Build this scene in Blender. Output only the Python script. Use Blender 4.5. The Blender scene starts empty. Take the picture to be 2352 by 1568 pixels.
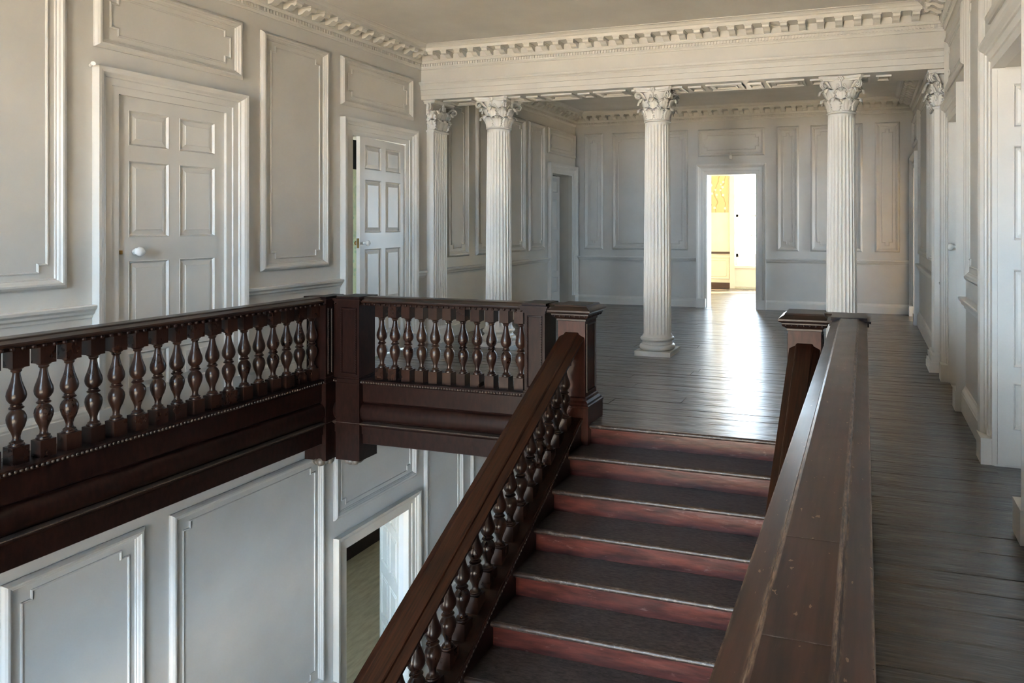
import bpy, bmesh, math, random
from mathutils import Vector, Matrix
random.seed(7)
D = bpy.data
SC = bpy.context.scene
COL = SC.collection
PI = math.pi

# ------------------------------------------------------------------ camera
cam = D.cameras.new('camera'); camo = D.objects.new('camera', cam); COL.objects.link(camo)
cam.sensor_width = 36.0; cam.sensor_fit = 'HORIZONTAL'
cam.lens = 1580.0 / 2352.0 * 36.0
cam.shift_x = -(1509.5 - 1176.0) / 2352.0
cam.shift_y = -(784.0 - 516.0) / 2352.0
cam.clip_start = 0.02; cam.clip_end = 300
camo.location = (0, 0, 1.55)
camo.rotation_euler = (PI / 2, 0, math.radians(16.8))
SC.camera = camo

# ------------------------------------------------------------------ world, sun, exposure
W = D.worlds.new('world'); SC.world = W; W.use_nodes = True
bg = W.node_tree.nodes['Background']
bg.inputs[0].default_value = (0.60, 0.80, 1.0, 1); bg.inputs[1].default_value = 25.0
sun = D.lights.new('sun', 'SUN'); sun.energy = 130.0; sun.angle = 0.02; sun.color = (1.0, 0.84, 0.62)
suno = D.objects.new('sun', sun); COL.objects.link(suno)
suno.rotation_euler = (0, math.radians(54), math.radians(25))          # stands to the right (+x), parallel to the main window walls
vs = SC.view_settings
vs.view_transform = 'Standard'; vs.look = 'None'; vs.gamma = 1.0; vs.use_curve_mapping = False
vs.exposure = 0.95
cy = SC.cycles
cy.adaptive_threshold = 0.03; cy.max_bounces = 5; cy.diffuse_bounces = 4; cy.glossy_bounces = 2; cy.transmission_bounces = 2; cy.caustics_reflective = False; cy.caustics_refractive = False

def portal(loc, rot, sx, sy):
    l = D.lights.new('window_daylight', 'AREA'); l.shape = 'RECTANGLE'; l.size = sx; l.size_y = sy
    l.cycles.is_portal = True
    o = D.objects.new('window_daylight', l); COL.objects.link(o); o.location = loc; o.rotation_euler = rot

# ------------------------------------------------------------------ main dimensions (metres)
XL, XR = -5.516, 0.80          # left and right walls
YB = 12.632                    # back wall of the far hall
YW = -2.6                      # window wall behind the viewer
YF, YG = 7.66, 8.22            # front and back face of the entablature
ZC1, ZC2 = 3.80, 3.735         # ceilings
ZL = -4.35                     # lower hall floor
YBAL = 5.08                    # far gallery balustrade axis
XGL = -4.60                    # left gallery balustrade axis
XGR = -0.10                    # right gallery balustrade axis
RIS, RUN, YN0 = 0.1548, 0.2766, 4.958
SLOPE = RIS / RUN

# ------------------------------------------------------------------ materials
def nt(name):
    m = D.materials.new(name); m.use_nodes = True
    t = m.node_tree; b = t.nodes['Principled BSDF']
    return m, t, b
def N(t, k, **kw):
    n = t.nodes.new(k)
    for a, v in kw.items(): setattr(n, a, v)
    return n
def ramp(t, fac, stops):
    r = N(t, 'ShaderNodeValToRGB'); e = r.color_ramp.elements
    while len(e) > 1: e.remove(e[-1])
    e[0].position = stops[0][0]; e[0].color = (*stops[0][1], 1)
    for p, c in stops[1:]:
        q = e.new(p); q.color = (*c, 1)
    t.links.new(fac, r.inputs[0]); return r
def pos(t, scale):
    g = N(t, 'ShaderNodeNewGeometry'); mp = N(t, 'ShaderNodeMapping'); mp.inputs['Scale'].default_value = scale
    t.links.new(g.outputs['Position'], mp.inputs[0]); return mp.outputs[0]
def noise(t, vec, s, detail=4, rough=0.55):
    n = N(t, 'ShaderNodeTexNoise'); n.inputs['Scale'].default_value = s; n.inputs['Detail'].default_value = detail
    n.inputs['Roughness'].default_value = rough; t.links.new(vec, n.inputs['Vector']); return n.outputs[0]
def bump(t, b, h, strength, dist=0.01):
    n = N(t, 'ShaderNodeBump'); n.inputs['Strength'].default_value = strength; n.inputs['Distance'].default_value = dist
    t.links.new(h, n.inputs['Height']); t.links.new(n.outputs[0], b.inputs['Normal']); return n

def paint(name, col, rough=0.5, var=0.05, bs=0.12):
    m, t, b = nt(name)
    f = noise(t, pos(t, (1, 1, 1)), 2.2, 5)
    c0 = tuple(c * (1 - var) for c in col); c1 = tuple(min(1, c * (1 + var)) for c in col)
    r = ramp(t, f, [(0.3, c0), (0.7, c1)]); t.links.new(r.outputs[0], b.inputs['Base Color'])
    b.inputs['Roughness'].default_value = rough
    bump(t, b, noise(t, pos(t, (1, 1, 1)), 70, 3), bs, 0.003)
    return m

def wood(name, c0, c1, rough=0.32, axis=(1, 18, 18), scale=3.0, bs=0.15, coat=0.0, wear=None, wear_at=(0.68, 0.74), var=0.0, spec=0.5, wav=0.0):
    m, t, b = nt(name)
    p = pos(t, axis)
    f = noise(t, p, scale, 6, 0.6)
    r = ramp(t, f, [(0.34, c0), (0.66, c1)])
    out = r.outputs[0]
    if var:
        oi = N(t, 'ShaderNodeObjectInfo'); mr = N(t, 'ShaderNodeMapRange')
        mr.inputs[3].default_value = 1 - var; mr.inputs[4].default_value = 1 + var
        t.links.new(oi.outputs['Random'], mr.inputs[0])
        hs = N(t, 'ShaderNodeHueSaturation'); t.links.new(mr.outputs[0], hs.inputs['Value']); t.links.new(out, hs.inputs['Color'])
        out = hs.outputs[0]
    if wear:
        f2 = noise(t, pos(t, tuple(0.35 * a + 0.6 for a in axis)), 9.0, 8, 0.72)
        rr = ramp(t, f2, [(wear_at[0], (0, 0, 0)), (wear_at[1], (1, 1, 1))])
        mx = N(t, 'ShaderNodeMix', data_type='RGBA'); t.links.new(rr.outputs[0], mx.inputs[0])
        t.links.new(out, mx.inputs[6]); mx.inputs[7].default_value = (*wear, 1); out = mx.outputs[2]
    t.links.new(out, b.inputs['Base Color'])
    f3 = noise(t, pos(t, (1, 1, 1)), 6.0, 5)
    rr = N(t, 'ShaderNodeMapRange'); rr.inputs[3].default_value = rough - 0.05; rr.inputs[4].default_value = rough + 0.08
    t.links.new(f3, rr.inputs[0]); t.links.new(rr.outputs[0], b.inputs['Roughness'])
    if coat: b.inputs['Coat Weight'].default_value = coat; b.inputs['Coat Roughness'].default_value = 0.24
    b.inputs['Specular IOR Level'].default_value = spec
    bn = bump(t, b, f, bs, 0.004)
    if wav:
        b2 = N(t, 'ShaderNodeBump'); b2.inputs['Strength'].default_value = wav; b2.inputs['Distance'].default_value = 0.02
        t.links.new(noise(t, pos(t, (1.0, 4.0, 4.0)), 3.0, 3), b2.inputs['Height']); t.links.new(b2.outputs[0], bn.inputs['Normal'])
    return m

M_WALL = paint('wall_paint', (0.565, 0.545, 0.505), 0.45)
M_LOWER = paint('lower_hall_cool_light', (0.535, 0.545, 0.545), 0.45)  # hall paint with the cool low daylight tinted into its colour
M_TRIM = paint('trim_paint', (0.62, 0.60, 0.56), 0.38)
M_COLM = paint('column_paint', (0.70, 0.68, 0.645), 0.42, 0.04, 0.2)
M_CEIL = paint('ceiling_plaster', (0.66, 0.64, 0.60), 0.7, 0.06)
M_WOOD = wood('dark_mahogany', (0.0060, 0.0024, 0.0020), (0.0175, 0.0066, 0.0050), 0.34, (9, 9, 3), 4.0, 0.05, 0.0, (0.04, 0.02, 0.014), (0.68, 0.84), 0.0, 0.20)
M_BAL = wood('polished_baluster', (0.013, 0.0056, 0.0040), (0.028, 0.0118, 0.0080), 0.27, (9, 9, 3), 4.0, 0.05, 0.0, None, (0, 0), 0.25, 0.38)
M_NEWEL = wood('reddish_newel', (0.020, 0.0060, 0.0045), (0.052, 0.0160, 0.0110), 0.36, (9, 9, 2), 4.0, 0.06, 0.0, None, (0, 0), 0.0, 0.20)
M_CARVE = wood('dusty_carving', (0.012, 0.007, 0.0055), (0.075, 0.060, 0.050), 0.4, (40, 40, 40), 3.0, 0.05, 0.0, None, (0, 0), 0.0, 0.4)
M_RAIL = wood('worn_handrail', (0.0085, 0.0042, 0.0032), (0.021, 0.0095, 0.0065), 0.30, (3, 3, 10), 4.0, 0.05, 0.0, (0.09, 0.045, 0.025), (0.74, 0.80), 0.0, 0.38)
M_RAILR = None
M_SRAIL = wood('stair_handrail', (0.005, 0.0018, 0.0012), (0.031, 0.0098, 0.0042), 0.36, (30, 1.2, 1.2), 3.0, 0.12, 0.0, (0.11, 0.048, 0.022), (0.65, 0.76), 0.0, 0.20)
M_BALB = wood('brown_baluster', (0.016, 0.007, 0.004), (0.032, 0.0135, 0.007), 0.3, (6, 6, 1.2), 3.0, 0.06, 0.0)
M_RISER = wood('red_riser', (0.020, 0.0048, 0.0042), (0.085, 0.0205, 0.0150), 0.30, (1.4, 9, 9), 3.0, 0.15, 0.0, (0.16, 0.10, 0.095), (0.60, 0.74), 0.2, 0.32, 0.2)
M_TREAD = wood('worn_tread', (0.0085, 0.0062, 0.0056), (0.066, 0.052, 0.046), 0.38, (10, 26, 26), 3.0, 0.35, 0.0, (0.17, 0.15, 0.135), (0.62, 0.76), 0.15, 0.5, 0.2)
M_NOSE = wood('worn_nosing', (0.012, 0.007, 0.0055), (0.05, 0.030, 0.022), 0.33, (6, 14, 14), 4.0, 0.5, 0.0, (0.20, 0.175, 0.15), (0.54, 0.70), 0.0, 0.5)
M_FLOOR = wood('floor_boards', (0.008, 0.0054, 0.0033), (0.070, 0.048, 0.030), 0.36, (0.8, 20, 20), 3.0, 0.3, 0.8, (0.10, 0.078, 0.056), (0.60, 0.76), 0.3, 0.6, 0.8)
def worn_rail():
    m = wood('foreground_handrail', (0.0085, 0.0034, 0.0024), (0.046, 0.0180, 0.0112), 0.31, (14, 0.9, 8), 3.0, 0.06, 0.0, (0.075, 0.042, 0.027), (0.62, 0.76), 0.0, 0.36)
    t = m.node_tree; b = t.nodes['Principled BSDF']; src = b.inputs['Base Color'].links[0].from_socket
    g = N(t, 'ShaderNodeNewGeometry'); sp = N(t, 'ShaderNodeSeparateXYZ'); t.links.new(g.outputs['Position'], sp.inputs[0])
    ad = N(t, 'ShaderNodeMath', operation='ADD'); ad.inputs[1].default_value = -XGR; t.links.new(sp.outputs[0], ad.inputs[0])
    ab = N(t, 'ShaderNodeMath', operation='ABSOLUTE'); t.links.new(ad.outputs[0], ab.inputs[0])
    sc_ = N(t, 'ShaderNodeMath', operation='MULTIPLY'); sc_.inputs[1].default_value = 8.0; t.links.new(ab.outputs[0], sc_.inputs[0])
    e = ramp(t, sc_.outputs[0], [(0.40, (0, 0, 0)), (0.455, (1, 1, 1)), (0.50, (1, 1, 1)), (0.56, (0, 0, 0)), (0.87, (0, 0, 0)), (0.915, (1, 1, 1))])
    f = noise(t, pos(t, (40, 6, 40)), 3.0, 7, 0.72); r = ramp(t, f, [(0.44, (0, 0, 0)), (0.60, (1, 1, 1))])
    mu = N(t, 'ShaderNodeMath', operation='MULTIPLY'); t.links.new(e.outputs[0], mu.inputs[0]); t.links.new(r.outputs[0], mu.inputs[1])
    # small chips scattered on the top
    v = noise(t, pos(t, (26, 12, 26)), 3.2, 2, 0.5); rc = ramp(t, v, [(0.715, (0, 0, 0)), (0.735, (1, 1, 1))])
    mxx = N(t, 'ShaderNodeMath', operation='MAXIMUM'); t.links.new(mu.outputs[0], mxx.inputs[0]); t.links.new(rc.outputs[0], mxx.inputs[1])
    mx = N(t, 'ShaderNodeMix', data_type='RGBA'); t.links.new(mxx.outputs[0], mx.inputs[0]); t.links.new(src, mx.inputs[6]); mx.inputs[7].default_value = (0.19, 0.12, 0.078, 1)
    t.links.new(mx.outputs[2], b.inputs['Base Color'])
    return m
M_RAILR = worn_rail()
M_SUB = paint('sub_floor_dark', (0.012, 0.010, 0.008), 0.8)
M_LFLOOR = wood('lower_floor', (0.22, 0.165, 0.095), (0.34, 0.26, 0.16), 0.5, (4, 1, 1), 3.0, 0.3)
M_BLACK = paint('unlit_black', (0.004, 0.004, 0.004), 0.9)  # for the added light blocks and the unlit dark above the papered wall
M_TURQ = paint('turquoise_wall', (0.42, 0.52, 0.50), 0.6)
M_CREAM = paint('cream_wall', (0.86, 0.80, 0.62), 0.6)
M_WARM = paint('warm_cream_wall', (0.86, 0.72, 0.47), 0.6)
M_PINK = paint('pale_pink_panel', (0.84, 0.76, 0.66), 0.5)
M_BROWN = wood('brown_skirting', (0.05, 0.025, 0.015), (0.10, 0.055, 0.03), 0.4)
M_GROUND = paint('gravel_ground', (0.52, 0.40, 0.27), 0.9)
M_CLOTH = paint('white_wrapping', (0.82, 0.81, 0.78), 0.6, 0.05, 0.5)
m, t, b = nt('brass'); b.inputs['Base Color'].default_value = (0.45, 0.28, 0.10, 1); b.inputs['Metallic'].default_value = 1; b.inputs['Roughness'].default_value = 0.35; M_BRASS = m
m, t, b = nt('white_ceramic'); b.inputs['Base Color'].default_value = (0.85, 0.84, 0.8, 1); b.inputs['Roughness'].default_value = 0.2; M_CER = m
def wallpaper(name, base, flower, vine, fs):
    m, t, b = nt(name)
    v = N(t, 'ShaderNodeTexVoronoi'); v.inputs['Scale'].default_value = fs; t.links.new(pos(t, (1, 1, 1)), v.inputs['Vector'])
    r1 = ramp(t, v.outputs['Distance'], [(0.20, (1, 1, 1)), (0.30, (0, 0, 0))])
    w = N(t, 'ShaderNodeTexWave'); w.inputs['Scale'].default_value = fs * 0.22; w.inputs['Distortion'].default_value = 9.0; w.inputs['Detail'].default_value = 3
    t.links.new(pos(t, (1, 1, 1)), w.inputs['Vector'])
    r2 = ramp(t, w.outputs['Fac'], [(0.90, (0, 0, 0)), (0.97, (1, 1, 1))])
    a = N(t, 'ShaderNodeMix', data_type='RGBA'); t.links.new(r2.outputs[0], a.inputs[0]); a.inputs[6].default_value = (*base, 1); a.inputs[7].default_value = (*vine, 1)
    c = N(t, 'ShaderNodeMix', data_type='RGBA'); t.links.new(r1.outputs[0], c.inputs[0]); t.links.new(a.outputs[2], c.inputs[6]); c.inputs[7].default_value = (*flower, 1)
    t.links.new(c.outputs[2], b.inputs['Base Color']); b.inputs['Roughness'].default_value = 0.7
    return m
M_YELLOW = wallpaper('yellow_floral_paper', (0.62, 0.50, 0.27), (0.80, 0.78, 0.70), (0.42, 0.33, 0.17), 8.0)
M_GREENP = wallpaper('pale_green_paper', (0.72, 0.74, 0.52), (0.50, 0.62, 0.44), (0.60, 0.66, 0.48), 9.0)

# ------------------------------------------------------------------ mesh helpers
class MB:
    def __init__(s): s.v = []; s.f = []
    def add(s, vs_, fs_):
        o = len(s.v); s.v += [tuple(p) for p in vs_]; s.f += [tuple(i + o for i in f) for f in fs_]; return s
    def hexa(s, c):
        return s.add(c, [(0, 3, 2, 1), (4, 5, 6, 7), (0, 1, 5, 4), (1, 2, 6, 5), (2, 3, 7, 6), (3, 0, 4, 7)])
    def box(s, x0, x1, y0, y1, z0, z1):
        return s.hexa([(x0, y0, z0), (x1, y0, z0), (x1, y1, z0), (x0, y1, z0), (x0, y0, z1), (x1, y0, z1), (x1, y1, z1), (x0, y1, z1)])
    def mbox(s, mp, a0, a1, b0, b1, h0, h1):
        return s.hexa([mp(a0, b0, h0), mp(a1, b0, h0), mp(a1, b1, h0), mp(a0, b1, h0), mp(a0, b0, h1), mp(a1, b0, h1), mp(a1, b1, h1), mp(a0, b1, h1)])
    def sweep(s, rings, closed=True, caps=True, loop=False):
        n = len(rings[0]); vs_ = [p for r in rings for p in r]; fs_ = []
        R = len(rings)
        for i in range(R if loop else R - 1):
            j = (i + 1) % R
            for k in range(n if closed else n - 1):
                l = (k + 1) % n
                fs_.append((i * n + k, i * n + l, j * n + l, j * n + k))
        if caps and closed and not loop:
            fs_.append(tuple(range(n - 1, -1, -1))); fs_.append(tuple((R - 1) * n + k for k in range(n)))
        return s.add(vs_, fs_)
    def lathe(s, prof, n=16, c=(0, 0), caps=True):
        rings = [[(c[0] + r * math.cos(2 * PI * k / n), c[1] + r * math.sin(2 * PI * k / n), z) for k in range(n)] for r, z in prof]
        return s.sweep(rings, True, caps)
    def tube(s, pts, rad, n=6):
        rings = []
        for i, p in enumerate(pts):
            p = Vector(p); a = Vector(pts[max(0, i - 1)]); b_ = Vector(pts[min(len(pts) - 1, i + 1)])
            d = (b_ - a).normalized(); u = d.orthogonal().normalized(); 
            up = Vector((0, 0, 1)) if abs(d.z) < 0.9 else Vector((1, 0, 0))
            u = d.cross(up).normalized(); w = d.cross(u)
            r = rad[i] if isinstance(rad, (list, tuple)) else rad
            rings.append([tuple(p + (u * math.cos(2 * PI * k / n) + w * math.sin(2 * PI * k / n)) * r) for k in range(n)])
        return s.sweep(rings)
    def sphere(s, c, r, n=8, m_=5, sz=1.0):
        prof = [(max(1e-4, r * math.sin(PI * i / m_)), c[2] - r * sz * math.cos(PI * i / m_)) for i in range(m_ + 1)]
        return s.lathe(prof, n, (c[0], c[1]))
    def mesh(s, name, smooth=False, angle=None):
        me = D.meshes.new(name); me.from_pydata(s.v, [], s.f)
        bm = bmesh.new(); bm.from_mesh(me); bmesh.ops.recalc_face_normals(bm, faces=bm.faces); bm.to_mesh(me); bm.free()
        if smooth: me.polygons.foreach_set('use_smooth', [True] * len(me.polygons))
        if smooth and angle:
            try: me.set_sharp_from_angle(angle=math.radians(angle))
            except Exception: pass
        me.update(); return me
    def build(s, name, mat, parent=None, smooth=False, angle=40, loc=(0, 0, 0), rz=0):
        return put(name, s.mesh(name, smooth, angle), mat, parent, loc, rz)

def put(name, me, mat, parent=None, loc=(0, 0, 0), rz=0):
    if mat and not me.materials: me.materials.append(mat)
    o = D.objects.new(name, me); COL.objects.link(o); o.location = loc; o.rotation_euler = (0, 0, rz)
    if parent: o.parent = parent
    return o
def empty(name, loc=(0, 0, 0), rz=0, parent=None):
    o = D.objects.new(name, None); COL.objects.link(o); o.location = loc; o.rotation_euler = (0, 0, rz)
    o.empty_display_size = 0.1
    if parent: o.parent = parent
    return o
def tag(o, label, cat=None, group=None, kind=None):
    o['label'] = label
    if cat: o['category'] = cat
    if group: o['group'] = group
    if kind: o['kind'] = kind
    return o
def stuff(o): o['kind'] = 'stuff'; return o
def copy_tree(o, parent=None):
    c = o.copy(); COL.objects.link(c); c.parent = parent
    for ch in list(o.children): copy_tree(ch, c)
    return c

# wall maps: (along, height, out of the wall)
LW = lambda a, b, h: (XL + h, a, b)
RW = lambda a, b, h: (XR - h, a, b)
BW = lambda a, b, h: (a, YB - h, b)

def ring4(mp, a0, a1, b0, b1, d, h):
    return [mp(a0 + d, b0 + d, h), mp(a1 - d, b0 + d, h), mp(a1 - d, b1 - d, h), mp(a0 + d, b1 - d, h)]
def ring12(mp, a0, a1, b0, b1, d, n, h):
    A0, A1, B0, B1 = a0 + d, a1 - d, b0 + d, b1 - d
    q = [(A0 + n, B0), (A1 - n, B0), (A1 - n, B0 + n), (A1, B0 + n), (A1, B1 - n), (A1 - n, B1 - n), (A1 - n, B1), (A0 + n, B1),
         (A0 + n, B1 - n), (A0, B1 - n), (A0, B0 + n), (A0 + n, B0 + n)]
    return [mp(x, y, h) for x, y in q]

OUTER = [(0, 0), (0.0, 0.014), (0.010, 0.026), (0.022, 0.034), (0.034, 0.034), (0.040, 0.026), (0.050, 0.020), (0.056, 0.012), (0.062, 0.012), (0.066, 0.004)]
def wall_panel(mp, a0, a1, b0, b1, parent, notch=0.055, k=1.15, mat=None):
    m = MB()
    m.sweep([ring4(mp, a0, a1, b0, b1, d * k, h * k) for d, h in OUTER], True, False)
    d = OUTER[-1][0] * k
    m.add(ring4(mp, a0, a1, b0, b1, d, 0.004 * k), [(0, 1, 2, 3)])
    e = d + 0.035
    m.sweep([ring12(mp, a0, a1, b0, b1, e + dd, notch, h) for dd, h in ((0, 0.003), (0.003, 0.012), (0.010, 0.015), (0.016, 0.012), (0.019, 0.003))], True, False)
    return m.build('wall_panel', mat or M_WALL, parent)

CASE = [(-0.004, -0.06), (-0.004, 0.016), (0.050, 0.018), (0.055, 0.028), (0.105, 0.031), (0.110, 0.042), (0.122, 0.046), (0.140, 0.066), (0.160, 0.074), (0.178, 0.076), (0.178, 0.0)]
def casing(mp, a0, a1, H, parent, z0=0.0, k=1.0, plinth=0.17, mat=None):
    m = MB(); ring = []
    path = lambda d: [(a0 - d, z0), (a0 - d, H + d), (a1 + d, H + d), (a1 + d, z0)]
    pr_ = [[mp(path(d)[i][0], path(d)[i][1], h * k) for d, h in CASE] for i in range(4)]
    m.sweep(pr_, False, False)
    o = m.build('casing', mat or M_TRIM, parent)
    if plinth:
        for (p, q) in ((a0 - 0.182, a0 - 0.001), (a1 + 0.001, a1 + 0.182)):
            MB().mbox(mp, p, q, z0, z0 + plinth, -0.02, 0.082 * k).build('plinth_block', mat or M_TRIM, parent)
    return o

def wall_mesh(mp, a0, a1, b0, b1, th, opens):
    m = MB(); cur = a0
    for (p, q, z0, z1) in sorted(opens):
        if p > cur: m.mbox(mp, cur, p, b0, b1, -th, 0)
        if z1 < b1: m.mbox(mp, p, q, z1, b1, -th, 0)
        if z0 > b0: m.mbox(mp, p, q, b0, z0, -th, 0)
        cur = q
    if cur < a1: m.mbox(mp, cur, a1, b0, b1, -th, 0)
    return m

RAILP = [(0, 0.860), (0.012, 0.860), (0.016, 0.880), (0.034, 0.894), (0.040, 0.912), (0.058, 0.930), (0.062, 0.950), (0.054, 0.956), (0, 0.956)]
BASEP = [(0, 0), (0.034, 0), (0.034, 0.150), (0.030, 0.158), (0.030, 0.172), (0.022, 0.186), (0.012, 0.200), (0.010, 0.212), (0, 0.216)]
def run(mp, prof, a0, a1, name, mat, parent, dz=0.0, zs=1.0):
    return MB().sweep([[mp(a, z * zs + dz, h) for h, z in prof] for a in (a0, a1)]).build(name, mat, parent)

# six rows x two columns of raised panels in an eight-panel door leaf; local: x along, z up, front face at y=0 looking -y
DROWS = [(0.24, 0.54), (0.64, 1.265), (1.45, 2.055), (2.17, 2.45)]
def door_leaf(parent, mp, w=0.94, H=2.55, th=0.045):
    cols = [(0.093 * w / 0.94, 0.425 * w / 0.94), (0.512 * w / 0.94, 0.845 * w / 0.94)]
    m = MB(); xs = [0.004, cols[0][0], cols[0][1], cols[1][0], cols[1][1], w - 0.004]
    for (x0, x1) in ((xs[0], xs[1]), (xs[2], xs[3]), (xs[4], xs[5])): m.mbox(mp, x0, x1, 0.012, H - 0.006, -th, 0)
    zr = [0.012] + [z for r in DROWS for z in r] + [H - 0.006]
    for c in cols:
        for i in range(0, len(zr), 2): m.mbox(mp, c[0], c[1], zr[i], zr[i + 1], -th, 0)
    leaf = m.build('door_leaf', M_TRIM, parent)
    for c in cols:
        for r in DROWS:
            q = MB()
            prof = [(0, 0.0), (0.006, 0.004), (0.012, -0.004), (0.018, -0.014), (0.022, -0.014), (0.058, -0.003), (0.060, 0.0)]
            q.sweep([ring4(mp, c[0], c[1], r[0], r[1], d, h) for d, h in prof], True, False)
            q.add(ring4(mp, c[0], c[1], r[0], r[1], 0.060, 0.0), [(0, 1, 2, 3)])
            q.add(ring4(mp, c[0], c[1], r[0], r[1], 0.0, -th), [(0, 1, 2, 3)])
            q.build('panel', M_TRIM, leaf)
    return leaf

def wrapped_knob(parent, loc, axis, s=1.0, mat=None, lumpy=True):
    prof = [(0.001, -0.005), (0.018, 0.0), (0.020, 0.012), (0.015, 0.024), (0.016, 0.034), (0.030, 0.046), (0.036, 0.060), (0.034, 0.074), (0.022, 0.084), (0.001, 0.087)]
    m = MB(); n = 14; rnd = random.Random(3)
    ax = Vector(axis).normalized(); u = ax.orthogonal().normalized(); w = ax.cross(u); rings = []
    for r, z in prof:
        ring = []
        for k in range(n):
            rr = r * s * (1 + (rnd.uniform(-0.16, 0.16) if lumpy else 0)); th = 2 * PI * k / n
            ring.append(tuple(Vector(loc) + ax * z * s + (u * math.cos(th) + w * math.sin(th)) * rr))
        rings.append(ring)
    return m.sweep(rings).build('door_knob', mat or M_CLOTH, parent, True, 80)

# ================================================================== THE SHELL
TH = 0.30
# --- left wall
wl = wall_mesh(LW, YW, YB + 0.3, -0.36, 4.0, TH, [(3.87, 4.81, -0.02, 2.56), (6.40, 7.34, -0.02, 2.56), (11.56, 12.44, -0.02, 2.51)]).build('wall_left', M_WALL)
tag(wl, 'pale grey panelled wall with doors on the left side of the upper hall', 'wall', kind='structure')
for (a0, a1, b0, b1) in [(2.62, 3.513, 1.095, 3.41), (1.1, 2.44, 1.095, 3.41), (-0.6, 0.9, 1.095, 3.41), (3.70, 4.975, 2.885, 3.42), (5.178, 6.042, 1.105, 3.405), (6.225, 7.485, 2.875, 3.41),
                         (8.215, 8.77, 1.10, 3.33), (8.965, 10.50, 1.10, 3.33), (10.62, 11.245, 1.10, 3.33), (11.375, 12.60, 2.855, 3.33)]:
    wall_panel(LW, a0, a1, b0, b1, wl)
for a0, a1 in ((YW, 3.688), (4.99, 6.218), (7.52, 7.72), (8.16, 11.38)):
    run(LW, RAILP, a0, a1, 'chair_rail', M_TRIM, wl)
for i, (a0, a1) in enumerate(((YW, 3.688), (4.99, 6.218), (7.52, 7.78), (8.10, 11.38))):
    run(LW, BASEP, a0, a1, 'skirting', M_TRIM, wl)

# --- lower left wall
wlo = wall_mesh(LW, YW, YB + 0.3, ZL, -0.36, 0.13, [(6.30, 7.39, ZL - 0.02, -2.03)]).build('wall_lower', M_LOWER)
tag(wlo, 'blue-lit panelled wall of the lower hall seen under the gallery', 'wall', kind='structure')
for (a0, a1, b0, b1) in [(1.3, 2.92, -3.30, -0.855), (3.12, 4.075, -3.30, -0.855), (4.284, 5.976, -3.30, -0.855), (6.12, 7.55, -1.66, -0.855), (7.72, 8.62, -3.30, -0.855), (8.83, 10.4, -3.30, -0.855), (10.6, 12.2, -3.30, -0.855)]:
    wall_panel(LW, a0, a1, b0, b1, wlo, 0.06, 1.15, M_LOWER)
for a0, a1 in ((YW, 6.12), (7.575, YB)):
    run(LW, RAILP, a0, a1, 'chair_rail', M_TRIM, wlo, ZL); run(LW, BASEP, a0, a1, 'skirting', M_TRIM, wlo, ZL)
# --- back wall
wb = wall_mesh(BW, XL - 0.3, XR + 0.3, -0.36, 4.0, 0.36, [(-2.853, -1.907, -0.02, 2.50)]).build('wall_back', M_WALL)
tag(wb, 'panelled end wall of the far hall around the bright open doorway', 'wall', kind='structure')
for (a0, a1, b0, b1) in [(-5.32, -4.92, 1.07, 3.34), (-4.73, -3.205, 1.07, 3.34), (-3.01, -1.755, 2.825, 3.335), (-1.54, -1.14, 1.07, 3.335), (-0.935, -0.04, 1.07, 3.335), (0.165, 0.58, 1.07, 3.335)]:
    wall_panel(BW, a0, a1, b0, b1, wb)
for a0, a1 in ((XL, -3.03), (-1.73, XR)):
    run(BW, RAILP, a0, a1, 'chair_rail', M_TRIM, wb, -0.02); run(BW, BASEP, a0, a1, 'skirting', M_TRIM, wb, 0, 0.78)
# --- right wall
R1 = (3.87, 4.87); R2 = (6.37, 7.30); R3 = (11.45, 12.38)
wr = wall_mesh(RW, YW, YB + 0.3, -0.36, 4.0, TH, [(*R1, -0.02, 2.56), (*R2, -0.02, 2.56), (*R3, -0.02, 2.51)]).build('wall_right', M_WALL)
tag(wr, 'panelled wall along the right hand gallery, seen at a glancing angle', 'wall', kind='structure')
for (a0, a1, b0, b1) in [(5.24, 6.04, 1.10, 3.41), (3.76, 5.03, 2.885, 3.42), (6.21, 7.46, 2.885, 3.42), (2.2, 3.6, 1.1, 3.41), (8.2, 9.3, 1.10, 3.33), (9.5, 11.1, 1.1, 3.33), (11.3, 12.52, 2.855, 3.33)]:
    wall_panel(RW, a0, a1, b0, b1, wr)
for a0, a1 in ((YW, 3.74), (5.05, 6.19), (7.48, 7.72), (8.16, 11.27)):
    run(RW, RAILP, a0, a1, 'chair_rail', M_TRIM, wr); run(RW, BASEP, a0, a1, 'skirting', M_TRIM, wr)
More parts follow.
